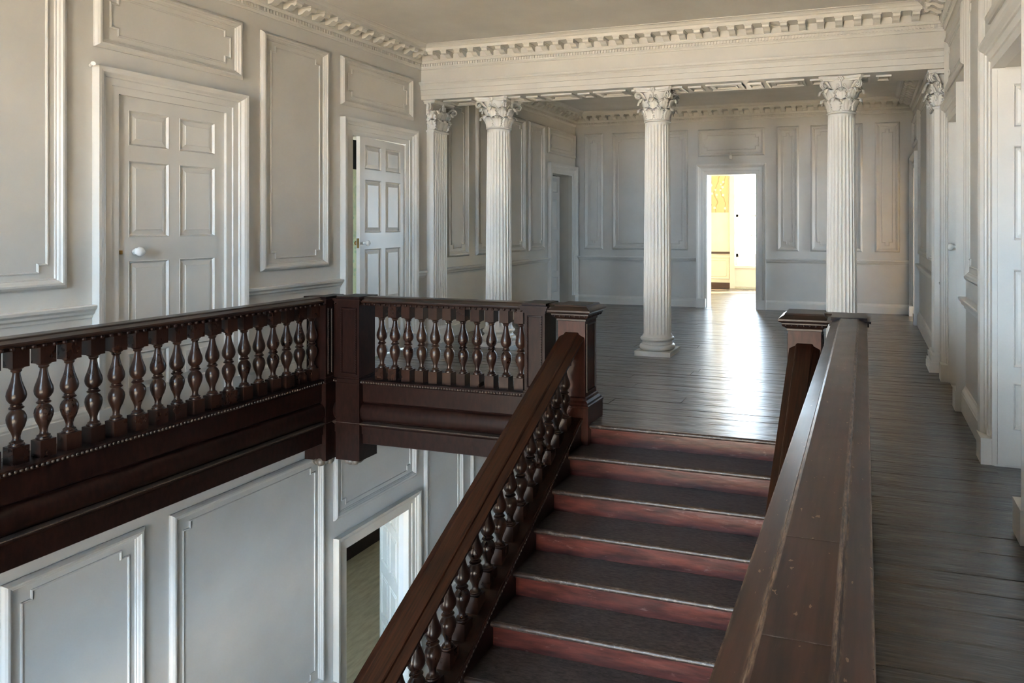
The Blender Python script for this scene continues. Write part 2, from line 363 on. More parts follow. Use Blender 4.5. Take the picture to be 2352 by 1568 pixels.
# right wall below the floor, window wall behind the viewer
o = MB().mbox(RW, YW, YB, ZL, -0.36, -TH, 0).build('wall_lower_right', M_WALL); tag(o, 'plain lower hall wall under the right gallery', 'wall', kind='structure')
o = MB().box(XL, XR, 11.0, 11.3, ZL, -0.36).build('wall_lower_back', M_WALL); tag(o, 'plain far wall of the lower hall', 'wall', kind='structure')
WW = lambda a, b, h: (a, YW + h, b)
wins = [(-4.80, -3.85, 0.75, 3.2), (-2.95, -1.80, 0.75, 3.4), (-5.10, -3.80, -3.9, -0.45), (-3.00, -1.70, -3.9, -0.45), (-0.95, 0.35, -3.9, -0.45)]  # last lower window is unseen, added to brighten the lower wall
m = MB()
for (zz0, zz1, ws) in ((-0.45, 4.0, wins[:2]), (ZL, -0.45, wins[2:])):
    cur = XL - 0.3
    for (a0, a1, z0, z1_) in ws:
        m.mbox(WW, cur, a0, zz0, zz1, -0.35, 0); m.mbox(WW, a0, a1, zz0, z0, -0.35, 0)
        if z1_ < zz1: m.mbox(WW, a0, a1, z1_, zz1, -0.35, 0)
        cur = a1
    m.mbox(WW, cur, XR + 0.3, zz0, zz1, -0.35, 0)
ww = m.build('wall_front', M_WALL); tag(ww, 'window wall behind the viewer lighting the stair', 'wall', kind='structure')
for i, (a0, a1, z0, z1) in enumerate(wins):
    m = MB()
    for (p, q, r, s) in ((a0, a0 + 0.05, z0, z1), (a1 - 0.05, a1, z0, z1), (a0, a1, z0, z0 + 0.06), (a0, a1, z1 - 0.05, z1), (a0, a1, (z0 + z1) / 2 - 0.02, (z0 + z1) / 2 + 0.02), ((a0 + a1) / 2 - 0.012, (a0 + a1) / 2 + 0.012, z0, z1)):
        m.mbox(WW, p, q, r, s, -0.22, -0.17)
    o = m.build('window_%d' % (i + 1), M_TRIM); tag(o, 'unseen white sash window frame in the wall behind the viewer', 'window', 'windows behind the viewer', 'structure')
    portal(((a0 + a1) / 2, YW - 0.36, (z0 + z1) / 2), (PI / 2, 0, PI), a1 - a0, z1 - z0)

# --- ceilings
o = MB().box(XL - 0.3, XR + 0.3, YW - 0.3, YF + 0.1, ZC1, 4.05).build('ceiling', M_CEIL); tag(o, 'flat plaster ceiling above the stair', 'ceiling', kind='structure')
o = MB().box(XL - 0.3, XR + 0.3, YG - 0.1, YB + 0.3, ZC2, 4.05).build('ceiling_far', M_CEIL); tag(o, 'flat plaster ceiling of the far hall behind the columns', 'ceiling', kind='structure')

# --- floor: sub floor plus single boards
fl = tag(empty('floor'), 'dark worn floorboards of the landing and side galleries', 'floor', kind='structure')
m = MB()
m.box(XL - 0.2, XR + 0.2, YBAL - 0.02, YB + 0.2, -0.34, -0.024); m.box(XL - 0.2, XGL - 0.02, YW, YBAL, -0.34, -0.024); m.box(XGR + 0.02, XR + 0.2, YW, YBAL, -0.34, -0.024)
m.build('sub_floor', M_SUB, fl)
def board(x0, x1, y0, y1, parent, rnd, mat=None):
    g = rnd.choice((0.0008, 0.0012, 0.0016, 0.0016, 0.0030)); t0 = [rnd.uniform(-0.0016, 0.0016) for _ in range(4)]
    m = MB(); c = 0.0028
    A = [(x0 + g, y0 + g), (x1 - g, y0 + g), (x1 - g, y1 - g), (x0 + g, y1 - g)]
    Bv = [(x0 + g + .0001, y0 + g + c), (x1 - g - .0001, y0 + g + c), (x1 - g - .0001, y1 - g - c), (x0 + g + .0001, y1 - g - c)]
    vs_ = [(x, y, -0.022) for x, y in A] + [(x, y, -0.003 + t0[i]) for i, (x, y) in enumerate(A)] + [(x, y, t0[i]) for i, (x, y) in enumerate(Bv)]
    fs_ = [(8, 9, 10, 11)] + [(a, (a + 1) % 4, (a + 1) % 4 + 4, a + 4) for a in range(4)] + [(a + 4, (a + 1) % 4 + 4, (a + 1) % 4 + 8, a + 8) for a in range(4)]
    return m.add(vs_, fs_).build('floor_board', mat or M_FLOOR, parent)
rnd = random.Random(11)
def board_rows(x0, x1, y0, y1, parent, wmin, wmax, lmin, lmax, rnd):
    y = y0
    while y < y1 - 0.01:
        w = rnd.uniform(wmin, wmax); ye = y + w
        if y1 - ye < wmin: ye = y1
        x = x0
        first = True
        while x < x1 - 0.01:
            L = rnd.uniform(lmin, lmax) * (rnd.uniform(0.3, 1) if first else 1); first = False
            xe = x + L
            if x1 - xe < 0.8: xe = x1
            board(x, xe, y, ye, parent, rnd); x = xe
        y = ye
board_rows(XL, XR, YBAL + 0.16, YB, fl, 0.11, 0.22, 1.6, 3.6, rnd)
board_rows(XGR + 0.08, XR, -0.6, YBAL + 0.16, fl, 0.15, 0.25, 3, 4, rnd)
board_rows(XL, XGL - 0.08, 1.6, YBAL + 0.16, fl, 0.15, 0.25, 3, 4, rnd)
for (x0, x1) in ((XGL - 0.08, -2.36), (-0.25, XGR + 0.08)): board(x0, x1, YBAL - 0.05, YBAL + 0.16, fl, rnd)
board_rows(-4.6, -0.6, YB, 16.6, fl, 0.14, 0.2, 2, 4, rnd)
# lower floor
o = MB().box(XL - 5.2, XR + 0.3, YW - 0.3, 12.5, ZL - 0.2, ZL).build('floor_lower', M_LFLOOR); tag(o, 'worn boarded floor of the lower storey seen through the lower doorway', 'floor', kind='structure')

# ================================================================== CORNICES AND ENTABLATURE
CORN = [(0, 0.0), (0.014, 0.0), (0.020, 0.012), (0.030, 0.020), (0.030, 0.026), (0.034, 0.030), (0.034, 0.066), (0.050, 0.070), (0.062, 0.086), (0.064, 0.094), (0.070, 0.098), (0.070, 0.170),
        (0.245, 0.172), (0.245, 0.205), (0.252, 0.210), (0.262, 0.214), (0.272, 0.226), (0.292, 0.238), (0.318, 0.243), (0.322, 0.252), (0, 0.252)]
def cornice(name, path_fn, npt, z0, label):
    m = MB()
    m.sweep([[(*path_fn(i, p), z0 + z) for p, z in CORN] for i in range(npt)], True, True)
    return tag(m.build(name, M_TRIM), label, 'cornice', kind='structure')
MODP = [(0.06, 0.172), (0.232, 0.172), (0.232, 0.150), (0.226, 0.134), (0.212, 0.126), (0.196, 0.128), (0.186, 0.138), (0.170, 0.140), (0.150, 0.130), (0.128, 0.112), (0.100, 0.102), (0.06, 0.104)]
mm = MB(); hw = 0.037
mm.sweep([[(s_, p, z) for p, z in MODP] for s_ in (-hw, hw)])
mm.box(-hw - 0.008, hw + 0.008, 0.06, 0.240, 0.160, 0.172)
MODMESH = mm.mesh('modillion'); MODMESH.materials.append(M_TRIM)
def modillions(parent, mp_loc, a0, a1, pitch, rz, z0):
    n = int((a1 - a0) / pitch)
    off = (a1 - a0 - (n - 1) * pitch) / 2
    for i in range(n):
        a = a0 + off + i * pitch
        x, y = mp_loc(a); put('modillion', MODMESH, None, parent, (x, y, z0), rz)
def dentils(parent, mp, a0, a1, z0):
    m = MB(); a = a0 + 0.01
    while a < a1 - 0.02:
        m.mbox(mp, a, a + 0.020, z0 + 0.033, z0 + 0.064, 0.030, 0.050); a += 0.036
    return stuff(m.build('dentil_course', M_TRIM, parent))
z1 = 3.552; z2 = 3.488
FW = lambda a, b, h: (a, YF - h, b)
tl = cornice('trim_1', lambda i, p: [(XL + p, YW), (XL + p, YF - p)][i], 2, z1, 'bracketed white cornice running along the top of the left wall')
modillions(tl, lambda a: (XL, a), 2.0, YF - 0.1, 0.183, -PI / 2, z1); dentils(tl, LW, 2.0, YF, z1)
tr = cornice('trim_2', lambda i, p: [(XR - p, YW), (XR - p, YF - p)][i], 2, z1, 'bracketed white cornice along the top of the right wall')
modillions(tr, lambda a: (XR, a), 3.6, YF - 0.1, 0.183, PI / 2, z1); dentils(tr, RW, 3.6, YF, z1)
# entablature beam
en = tag(empty('trim_3'), 'long white entablature beam carried by the fluted columns', 'entablature', kind='structure')
ARCH = [(0.0, 3.169), (0.0, 3.222), (0.010, 3.226), (0.010, 3.288), (0.020, 3.292), (0.020, 3.342), (0.026, 3.346), (0.034, 3.360), (0.046, 3.366), (0.046, 3.378), (0.050, 3.392), (0.0, 3.394), (0.0, 4.0)]
m = MB(); yb_ = YG
prof = [(YF + 0.004 - h, z) for h, z in ARCH] + [(YG - 0.004 + h, z) for h, z in reversed(ARCH)]
m.sweep([[(x, y, z) for y, z in prof] for x in (XL, XR)])
m.build('beam', M_WALL, en)
cf = MB().sweep([[(x, YF - p, z1 + z) for p, z in CORN] for x in (XL, XR)])
cfo = MB().sweep([[( (XL + p) if s_ == 0 else (XR - p), YF - p, z1 + z) for p, z in CORN] for s_ in (0, 1)]).build('front_cornice', M_TRIM, en)
modillions(en, lambda a: (a, YF), XL + 0.17, XR - 0.17, 0.1905, PI, z1)
dentils(en, FW, XL, XR, z1)
# coffers on the soffit of the beam
SOF = lambda a, b, h: (a, b, 3.169 - h)
xc = XL + 0.25
while xc < XR - 0.6:
    L = 0.42
    m = MB(); m.sweep([ring4(SOF, xc, xc + L, YF + 0.12, YG - 0.12, d, h) for d, h in ((0, 0), (0, 0.018), (0.02, 0.022), (0.035, 0.006), (0.07, 0.003), (0.075, 0.014), (0.09, 0.014), (0.095, 0))], True, False)
    m.build('soffit_coffer', M_TRIM, en)
    m = MB(); m.sweep([ring4(SOF, xc + L + 0.06, xc + L + 0.22, YF + 0.16, YG - 0.16, d, h) for d, h in ((0, 0), (0, 0.02), (0.02, 0.02), (0.03, 0.0))], True, False)
    m.build('soffit_coffer', M_TRIM, en)
    xc += L + 0.28
# far hall cornice
BKW = lambda a, b, h: (a, YG + h, b)
tb = cornice('trim_4', lambda i, p: [(XL + p, YG + p), (XL + p, YB - p), (XR - p, YB - p), (XR - p, YG + p)][i], 4, z2, 'bracketed cornice round the far hall behind the columns')
modillions(tb, lambda a: (a, YB), XL + 0.17, XR - 0.17, 0.1905, PI, z2); dentils(tb, BW, XL, XR, z2)
modillions(tb, lambda a: (XL, a), YG + 0.1, YB - 0.1, 0.19, -PI / 2, z2); dentils(tb, LW, YG, YB, z2)
modillions(tb, lambda a: (XR, a), YG + 0.1, YB - 0.1, 0.19, PI / 2, z2); dentils(tb, RW, YG, YB, z2)

# ================================================================== COLUMNS
NF = 24; SEG = 8
def flute_ring(R, z, depth):
    out = []
    for k in range(NF * SEG):
        t_ = (k % SEG) / SEG; th = 2 * PI * k / (NF * SEG)
        d = 0.0 if t_ < 0.15 else math.sin((t_ - 0.17) / 0.83 * PI) ** 0.6 if t_ > 0.17 else 0.0
        r = R - depth * d
        out.append((r * math.cos(th), r * math.sin(th), z))
    return out
SH0, SH1 = 0.225, 2.770
m = MB(); rings = []
def RAD(z):
    f = (z - SH0) / (SH1 - SH0); return 0.168 - 0.021 * f ** 1.6
for z, dep in [(SH0, 0), (SH0 + 0.02, 0), (SH0 + 0.035, 0.010), (0.6, 0.0175), (1.1, 0.0175), (1.6, 0.017), (2.1, 0.0165), (2.5, 0.016), (SH1 - 0.05, 0.011), (SH1 - 0.03, 0.004), (SH1 - 0.02, 0), (SH1, 0)]:
    rings.append(flute_ring(RAD(z) + (0.012 if z == SH0 else 0), z, dep))
m.sweep(rings); SHAFT = m.mesh('shaft', True, 35); SHAFT.materials.append(M_COLM)
m = MB()
def torus(z, h, r0): return [(r0 - h / 2 + h / 2 * math.sin(PI * i / 8), z + h / 2 - h / 2 * math.cos(PI * i / 8)) for i in range(9)]
m.lathe([(0.0, 0.058)] + [(0.17, 0.058)] + torus(0.058, 0.068, 0.217) + [(0.188, 0.130), (0.184, 0.140), (0.180, 0.152), (0.182, 0.162), (0.190, 0.166)] + torus(0.168, 0.042, 0.205) + [(0.182, 0.214), (0.180, 0.226), (0.10, 0.226)], 40)
CBASE = m.mesh('base', True, 50); CBASE.materials.append(M_COLM)
m = MB(); m.box(-0.221, 0.221, -0.221, 0.221, 0, 0.058); PLINTH = m.mesh('plinth'); PLINTH.materials.append(M_COLM)
m = MB(); m.lathe([(0.14, 2.768)] + [(0.150 + 0.014 * math.sin(PI * i / 6), 2.772 + 0.010 - 0.010 * math.cos(PI * i / 6) + 0.004) for i in range(7)] + [(0.150, 2.798), (0.14, 2.80)], 36)
ASTR = m.mesh('necking_ring', True, 60); ASTR.materials.append(M_COLM)
m = MB(); m.lathe([(0.142, 2.79), (0.143, 2.86), (0.146, 2.94), (0.154, 3.02), (0.168, 3.08), (0.184, 3.115), (0.186, 3.128), (0.15, 3.128)], 32)
BELL = m.mesh('bell', True, 60); BELL.materials.append(M_COLM)
# abacus: concave-sided slab with cut horns
def abacus_outline(S, cut, dip, n=7):
    pts = []
    for q in range(4):
        a = q * PI / 2
        for i in range(n):
            t_ = i / (n - 1); x = -S + cut + (2 * S - 2 * cut) * t_; y = -S + dip * math.sin(PI * t_) ** 0.8
            pts.append((x * math.cos(a) - y * math.sin(a), x * math.sin(a) + y * math.cos(a)))
    return pts
def abacus_mesh():
    m = MB(); rings = []
    for z, sc in ((3.122, 0.90), (3.136, 0.93), (3.142, 0.985), (3.150, 0.99), (3.156, 1.0), (3.1695, 1.0)):
        rings.append([(x * sc, y * sc, z) for x, y in abacus_outline(0.236, 0.028, 0.052)])
    m.sweep(rings); return m.mesh('abacus')
ABAC = abacus_mesh(); ABAC.materials.append(M_COLM)
def leaf_mesh(name, z0, h, r0, w, curl):
    bm = bmesh.new(); NU, NV = 9, 12; g = []
    for j in range(NV):
        t_ = j / (NV - 1)
        if t_ < 0.72:
            s = t_ / 0.72; cy_ = r0 + 0.012 * s + 0.035 * s ** 3; cz = z0 + h * s * 0.96
        else:
            s = (t_ - 0.72) / 0.28; a = s * PI * 1.05
            cy_ = r0 + 0.047 + curl * (1 - math.cos(a)) * 0.75 ; cz = z0 + h * 0.96 + curl * math.sin(a) * 0.8 - curl * 0.5 * s * s
        ww_ = w * (0.62 + 0.5 * math.sin(PI * min(1, t_ * 1.05)) ** 0.8) * (1.0 if t_ < 0.72 else 1.0 - 0.45 * (t_ - 0.72) / 0.28)
        lob = 1.0 + 0.24 * math.cos(j * PI)      # serrated edge
        row = []
        for i in range(NU):
            u = -1 + 2 * i / (NU - 1)
            x = ww_ * u * (lob if abs(u) > 0.7 else 1)
            rib = 0.0085 * math.cos(u * 3 * PI) - 0.012 * u * u
            row.append(bm.verts.new((x, -(cy_ + rib + 0.004), cz)))
        g.append(row)
    fs_ = []
    for j in range(NV - 1):
        for i in range(NU - 1):
            fs_.append(bm.faces.new((g[j][i], g[j][i + 1], g[j + 1][i + 1], g[j + 1][i])))
    bmesh.ops.recalc_face_normals(bm, faces=bm.faces)
    bmesh.ops.solidify(bm, geom=bm.faces[:], thickness=0.006)
    me = D.meshes.new(name); bm.to_mesh(me); bm.free()
    me.polygons.foreach_set('use_smooth', [True] * len(me.polygons)); me.materials.append(M_COLM)
    return me
LEAF1 = leaf_mesh('acanthus_leaf', 2.800, 0.120, 0.140, 0.055, 0.034)
LEAF2 = leaf_mesh('acanthus_leaf', 2.860, 0.168, 0.140, 0.050, 0.040)
def volute_mesh():
    m = MB(); pts = []; rad = []
    # stalk rises from the bell then coils at the horn (plane x=0, outwards along -y)
    for i in range(8):
        t_ = i / 7; pts.append((0, -(0.150 + 0.080 * t_ ** 1.6), 2.98 + 0.132 * t_ ** 0.75)); rad.append(0.011 + 0.004 * t_)
    cx_, cz_ = -(0.256), 3.074
    a0 = math.atan2(pts[-1][2] - cz_, -(pts[-1][1] - cx_)); r_ = math.hypot(pts[-1][2] - cz_, pts[-1][1] - cx_)
    for i in range(1, 20):
        f = i / 19; a = a0 - f * 2.6 * PI * 0.9; rr = r_ * (1 - 0.82 * f)
        pts.append((0, cx_ - rr * math.cos(a), cz_ + rr * math.sin(a))); rad.append(0.013 * (1 - 0.3 * f))
    rings = []
    m.tube([(x - 0.012, y, z) for x, y, z in pts], rad, 6); m.tube([(x + 0.012, y, z) for x, y, z in pts], rad, 6)
    m.sphere((0, cx_, cz_), 0.017, 8, 5)
    return m.mesh('volute', True, 60)
VOL = volute_mesh(); VOL.materials.append(M_COLM)
def helix_mesh():
    m = MB()
    for s in (-1, 1):
        pts = []; rad = []
        for i in range(6):
            t_ = i / 5; pts.append((s * (0.085 - 0.045 * t_), -(0.150 + 0.028 * t_), 3.0 + 0.085 * t_)); rad.append(0.008)
        c = (s * 0.036, 3.068)
        for i in range(1, 12):
            f = i / 11; a = PI / 2 * (1.0) + s * (f * 3.6) * 1; rr = 0.020 * (1 - 0.7 * f)
            pts.append((c[0] + rr * math.cos(a), -0.182, c[1] + rr * math.sin(a))); rad.append(0.007)
        m.tube(pts, rad, 5)
    return m.mesh('helix', True, 60)
HEL = helix_mesh(); HEL.materials.append(M_COLM)
m = MB()
for k in range(6):
    a = k * PI / 3; m.sphere((0.020 * math.cos(a), -0.200, 3.142 + 0.020 * math.sin(a)), 0.015, 7, 5)
m.sphere((0, -0.206, 3.142), 0.013, 7, 5); m.tube([(0, -0.19, 3.11), (0.004, -0.186, 3.06), (0, -0.175, 3.02)], [0.009, 0.007, 0.005], 5)
FLEUR = m.mesh('fleuron', True, 60); FLEUR.materials.append(M_COLM)
def column(x, y, label):
    c = tag(empty('corinthian_column', (x, y, 0)), label, 'column', 'fluted columns under the entablature')
    put('plinth', PLINTH, None, c); put('base', CBASE, None, c); put('shaft', SHAFT, None, c); put('necking_ring', ASTR, None, c)
    cap = put('capital', BELL, None, c)
    for k in range(8):
        put('acanthus_leaf', LEAF1, None, cap, rz=k * PI / 4 + PI / 8); put('acanthus_leaf', LEAF2, None, cap, rz=k * PI / 4)
    for k in range(4):
        put('volute', VOL, None, cap, rz=k * PI / 2 + PI / 4); put('helix', HEL, None, cap, rz=k * PI / 2); put('fleuron', FLEUR, None, cap, rz=k * PI / 2)
    put('abacus', ABAC, None, cap)
YC = (YF + YG) / 2
column(-4.54, YC, 'leftmost free-standing fluted white column with a leafy capital, nearest the left wall')
column(-2.395, YC, 'fluted white column just left of the bright doorway, standing on a square plinth')
column(-0.25, YC, 'fluted white column right of the bright doorway, its foot hidden by the handrail')
# pilasters against the side walls
def pilaster(side, label):
    mp = LW if side < 0 else RW
    p = tag(empty('corinthian_pilaster', (XL if side < 0 else XR, YC, 0)), label, 'pilaster', 'fluted pilasters at the ends of the colonnade')
    P0 = Vector(p.location)
    loc = lambda a, b, h: tuple(Vector((h if side < 0 else -h, a, b)))
    w = 0.155; pr_ = 0.10
    m = MB()
    for (b0, b1, e, h) in ((0, 0.07, 0.055, 0.155), (0.07, 0.105, 0.048, 0.15), (0.105, 0.130, 0.03, 0.132), (0.130, 0.175, 0.036, 0.138), (0.175, 0.205, 0.018, 0.118)):
        m.mbox(loc, -w - e, w + e, b0, b1, 0.0, h)
    m.build('base', M_COLM, p)
    # fluted shaft profile extruded
    prof = [(-w, 0.0), (-w, pr_)]; nf = 7; fw = (2 * w - 0.03) / nf
    for k in range(nf):
        c0 = -w + 0.015 + k * fw
        for i in range(6):
            t_ = i / 5; prof.append((c0 + fw * (0.14 + 0.72 * t_), pr_ - 0.012 * math.sin(PI * t_)))
    prof += [(w, pr_), (w, 0.0)]
    MB().sweep([[loc(a, z, h) for a, h in prof] for z in (0.205, 2.765)]).build('shaft', M_COLM, p)
    m = MB(); m.mbox(loc, -w - 0.012, w + 0.012, 2.765, 2.792, 0, pr_ + 0.014); m.mbox(loc, -w - 0.02, w + 0.02, 2.775, 2.786, 0, pr_ + 0.022); m.build('necking_ring', M_COLM, p)
    cap = MB().mbox(loc, -w + 0.01, w - 0.01, 2.79, 3.13, 0, pr_ - 0.012).build('capital', M_COLM, p)
    r1 = -PI / 2 if side > 0 else PI / 2                         # leaf's own front (-y) turned to face the hall
    for mesh, offs in ((LEAF1, (-0.105, 0, 0.105)), (LEAF2, (-0.155, -0.052, 0.052, 0.155))):
        for a in offs:
            d = pr_ - 0.14 - 0.012
            put('acanthus_leaf', mesh, None, cap, (d if side < 0 else -d, a, 0), r1)
    for (a, rz) in ((-w + 0.14 + 0.008, 0), (w - 0.14 - 0.008, PI)):
        for mesh in (LEAF1, LEAF2):
            put('acanthus_leaf', mesh, None, cap, ((0.079 if side < 0 else -0.079), a, 0), rz)
    for a, ang in ((-w + 0.06, -0.8), (w - 0.06, 0.8)):
        d = pr_ - 0.155
        put('volute', VOL, None, cap, (d if side < 0 else -d, a, 0), r1 + (ang if side < 0 else -ang))
    d = pr_ - 0.15
    put('helix', HEL, None, cap, (d if side < 0 else -d, 0, 0), r1); put('fleuron', FLEUR, None, cap, (d if side < 0 else -d, 0, 0), r1)
    m = MB(); m.mbox(loc, -w - 0.06, w + 0.06, 3.13, 3.150, 0, pr_ + 0.06); m.mbox(loc, -w - 0.07, w + 0.07, 3.150, 3.1695, 0, pr_ + 0.07); m.build('abacus', M_COLM, cap)
pilaster(-1, 'flat fluted pilaster standing against the left wall beside the ajar door')
pilaster(1, 'flat fluted pilaster standing against the right wall at the far end of the beam')

# ================================================================== DOORS
def door_set(n, label, mp, a0, a1, H, plinth=0.17, z0=0.0):
    d = tag(empty('door_%d' % n), label, 'door', kind='structure')
    casing(mp, a0, a1, H, d, z0, 1.0, plinth)
    return d
# 1: near left door, closed
d1 = door_set(1, 'closed panelled door on the left wall with a wrapped white knob', LW, 3.87, 4.81, 2.56)
door_leaf(d1, lambda a, b, h: (XL - 0.012 + h, 3.87 + a, b), 0.94, 2.564)
wrapped_knob(d1, (XL - 0.012, 4.01, 1.335), (1, -0.1, 0.05), 1.05)
MB().box(XL - 0.013, XL - 0.004, 3.895, 3.915, 1.32, 1.35).build('keyhole_plate', M_BRASS, d1)
# 2: ajar door, hinged on the far jamb, swung a little into the room behind
d2 = door_set(2, 'ajar panelled door beside the left pilaster with a white wrapped knob', LW, 6.40, 7.34, 2.56)
an = math.radians(6.5)
HX, HY = XL - 0.004, 7.335
def LEAF2M(a, b, h):
    # a measured from the free edge; hinge on the far jamb, swung a little into the hall
    L = 0.93 - a
    return (HX + math.sin(an) * L + h * math.cos(an), HY - math.cos(an) * L + h * math.sin(an), b + 0.008)
door_leaf(d2, LEAF2M, 0.93, 2.54)
k0 = LEAF2M(0.075, 1.335, 0.0)
wrapped_knob(d2, k0, (1, 0, 0), 0.9)
k1 = LEAF2M(0.055, 1.335, -0.045)
wrapped_knob(d2, k1, (-1, 0.15, 0), 0.7, M_BRASS, False)
MB().mbox(LEAF2M, -0.0005, 0.004, 1.28, 1.39, -0.035, -0.01).build('latch_plate', M_BRASS, d2)
for z in (0.35, 1.34, 2.2):
    MB().lathe([(0.008, z - 0.05), (0.008, z + 0.05)], 8, (XL - 0.004, 7.338)).build('hinge', M_TRIM, d2)
# 3: far left doorway, leaf set back in a deep reveal
d3 = door_set(3, 'shadowed far door set back in a reveal near the far left corner', LW, 11.56, 12.44, 2.51)
door_leaf(d3, lambda a, b, h: (XL - 0.25 + h, 11.56 + a, b), 0.88, 2.50)
# 4: back doorway, open
d4 = door_set(4, 'open doorway in the end wall, bright with daylight', BW, -2.853, -1.907, 2.50)
m = MB(); m.mbox(BW, -2.853, -2.838, 0, 2.50, -0.36, -0.01); m.mbox(BW, -1.922, -1.907, 0, 2.50, -0.36, -0.01); m.mbox(BW, -2.853, -1.907, 2.485, 2.50, -0.36, -0.01); m.build('jamb_lining', M_TRIM, d4)
# 5: near right door, opened into the room
d5 = door_set(5, 'panelled door at the right edge, opened flat away from the gallery', RW, R1[0], R1[1], 2.56)
door_leaf(d5, lambda a, b, h: (XR + 0.012 + a, 4.858 - h, b), 0.94, 2.55)
# 6: closed right door
d6 = door_set(6, 'closed panelled door in the right wall before the pilaster', RW, R2[0], R2[1], 2.56)
door_leaf(d6, lambda a, b, h: (XR + 0.055 - h, R2[1] - a, b), 0.93, 2.55)
wrapped_knob(d6, (XR + 0.055, R2[1] - 0.09, 1.335), (-1, 0, 0), 1.0, M_CER, False)
# 7: far right open doorway, light coming through
d7 = door_set(7, 'narrow lit doorway in the right wall beside the far corner', RW, R3[0], R3[1], 2.51)
# 8: lower doorway
d8 = door_set(8, 'lower hall doorway under the gallery with its panelled door standing open', LW, 6.30, 7.39, -2.03, 0.2, ZL)
an8 = math.radians(128)
def LEAF8M(a, b, h):
    dx, dy = -math.sin(an8), -math.cos(an8)
    return (XL - 0.14 + dx * a - h * dy, 7.40 + dy * a + h * dx, ZL + b * 0.9)
door_leaf(d8, LEAF8M, 0.98, 2.55)

# ================================================================== ADJOINING ROOMS
def room(name, label, boxes, mat, cat=None):
    m = MB()
    for b_ in boxes: m.box(*b_)
    return tag(m.build(name, mat), label, 'floor' if name.startswith('floor') else 'wall', kind='structure')
# unseen black boxes added behind the closed doors to stop daylight leaks
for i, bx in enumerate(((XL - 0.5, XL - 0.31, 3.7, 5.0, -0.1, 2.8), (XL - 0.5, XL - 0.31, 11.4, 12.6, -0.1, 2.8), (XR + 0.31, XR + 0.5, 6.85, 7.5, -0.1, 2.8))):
    room('light_block_%d' % (i + 1), ('added light-blocking box behind the closed near left door', 'added light-blocking box behind the far left door', 'added light-blocking box behind the closed right door')[i], [bx], M_BLACK)
# far bright room
FY = 16.6
fr = MB(); FWALL = lambda a, b, h: (a, FY - h, b)
fr.mbox(FWALL, -5.2, -3.03, -0.1, 3.8, -0.25, 0); fr.mbox(FWALL, -3.03, -1.75, 2.95, 3.8, -0.25, 0); fr.mbox(FWALL, -3.03, -1.75, -0.1, 0.53, -0.25, 0); fr.mbox(FWALL, -1.75, -1.25, -0.1, 3.8, -0.25, 0); fr.mbox(FWALL, 0.0, 0.4, -0.1, 3.8, -0.25, 0); fr.mbox(FWALL, -1.25, 0.0, 2.95, 3.8, -0.25, 0); fr.mbox(FWALL, -1.25, 0.0, -0.1, 0.53, -0.25, 0)
o = tag(fr.build('wall_far_room', M_CREAM), 'cream painted window wall of the bright room beyond the end doorway', 'wall', kind='structure')
MB().mbox(FWALL, -5.0, -3.19, 1.85, 3.6, 0, 0.008).build('wallpaper', M_YELLOW, o)['label'] = 'yellow wallpaper with white blossom branches'
MB().mbox(FWALL, -5.0, -3.06, 0.84, 0.89, 0, 0.03).build('dado_rail', M_BROWN, o)
MB().mbox(FWALL, -5.0, -3.10, 0.0, 0.135, 0, 0.02).build('skirting', M_BROWN, o)
wall_panel(FWALL, -4.6, -3.16, 0.22, 0.76, o, 0.02, 0.5, M_CREAM)
m = MB(); m.mbox(FWALL, -3.15, -3.03, 0.0, 3.05, 0, 0.05); m.mbox(FWALL, -3.03, -1.75, 0.50, 0.56, -0.02, 0.06); m.mbox(FWALL, -3.03, -1.75, 0.04, 0.50, 0, 0.012); m.mbox(FWALL, -1.75, -1.63, 0.0, 3.05, 0, 0.05); m.build('window_surround', M_PINK, o)
w7 = empty('window_6'); tag(w7, 'tall white sash window glaring through the end doorway', 'window', kind='structure')
m = MB()
for (p, q, r, s) in ((-3.03, -2.97, 0.56, 2.95), (-1.81, -1.75, 0.56, 2.95), (-3.03, -1.75, 0.76, 0.84), (-3.03, -1.75, 1.74, 1.80), (-3.03, -1.75, 2.88, 2.95)): m.mbox(FWALL, p, q, r, s, -0.18, -0.12)
m.build('frame', M_TRIM, w7)
MB().mbox(FWALL, -3.03, -1.75, 0.53, 0.78, -0.2, -0.14).build('lower_panel', M_PINK, w7)
for x in (-2.66, -2.25): MB().mbox(FWALL, x, x + 0.022, 0.84, 2.88, -0.16, -0.135).build('glazing_bar', M_TRIM, w7)
for z in (1.28, 2.3): MB().mbox(FWALL, -2.98, -1.80, z, z + 0.022, -0.158, -0.137).build('glazing_bar', M_TRIM, w7)
portal((-2.39, FY + 0.26, 1.75), (-PI / 2, 0, 0), 1.28, 2.4); portal((-0.62, FY + 0.26, 1.75), (-PI / 2, 0, 0), 1.25, 2.4)  # right-hand opening is unseen, added to brighten this room
room('wall_far_room_sides', 'side walls and ceiling of the bright far room', [(-5.2, -5.0, YB + 0.36, FY, -0.1, 3.8), (0.2, 0.4, YB + 0.36, FY, -0.1, 3.8), (-5.2, 0.4, YB + 0.3, FY + 0.25, 3.6, 3.8), (-5.2, 0.4, YB + 0.30, FY, -0.3, -0.025)], M_CREAM)
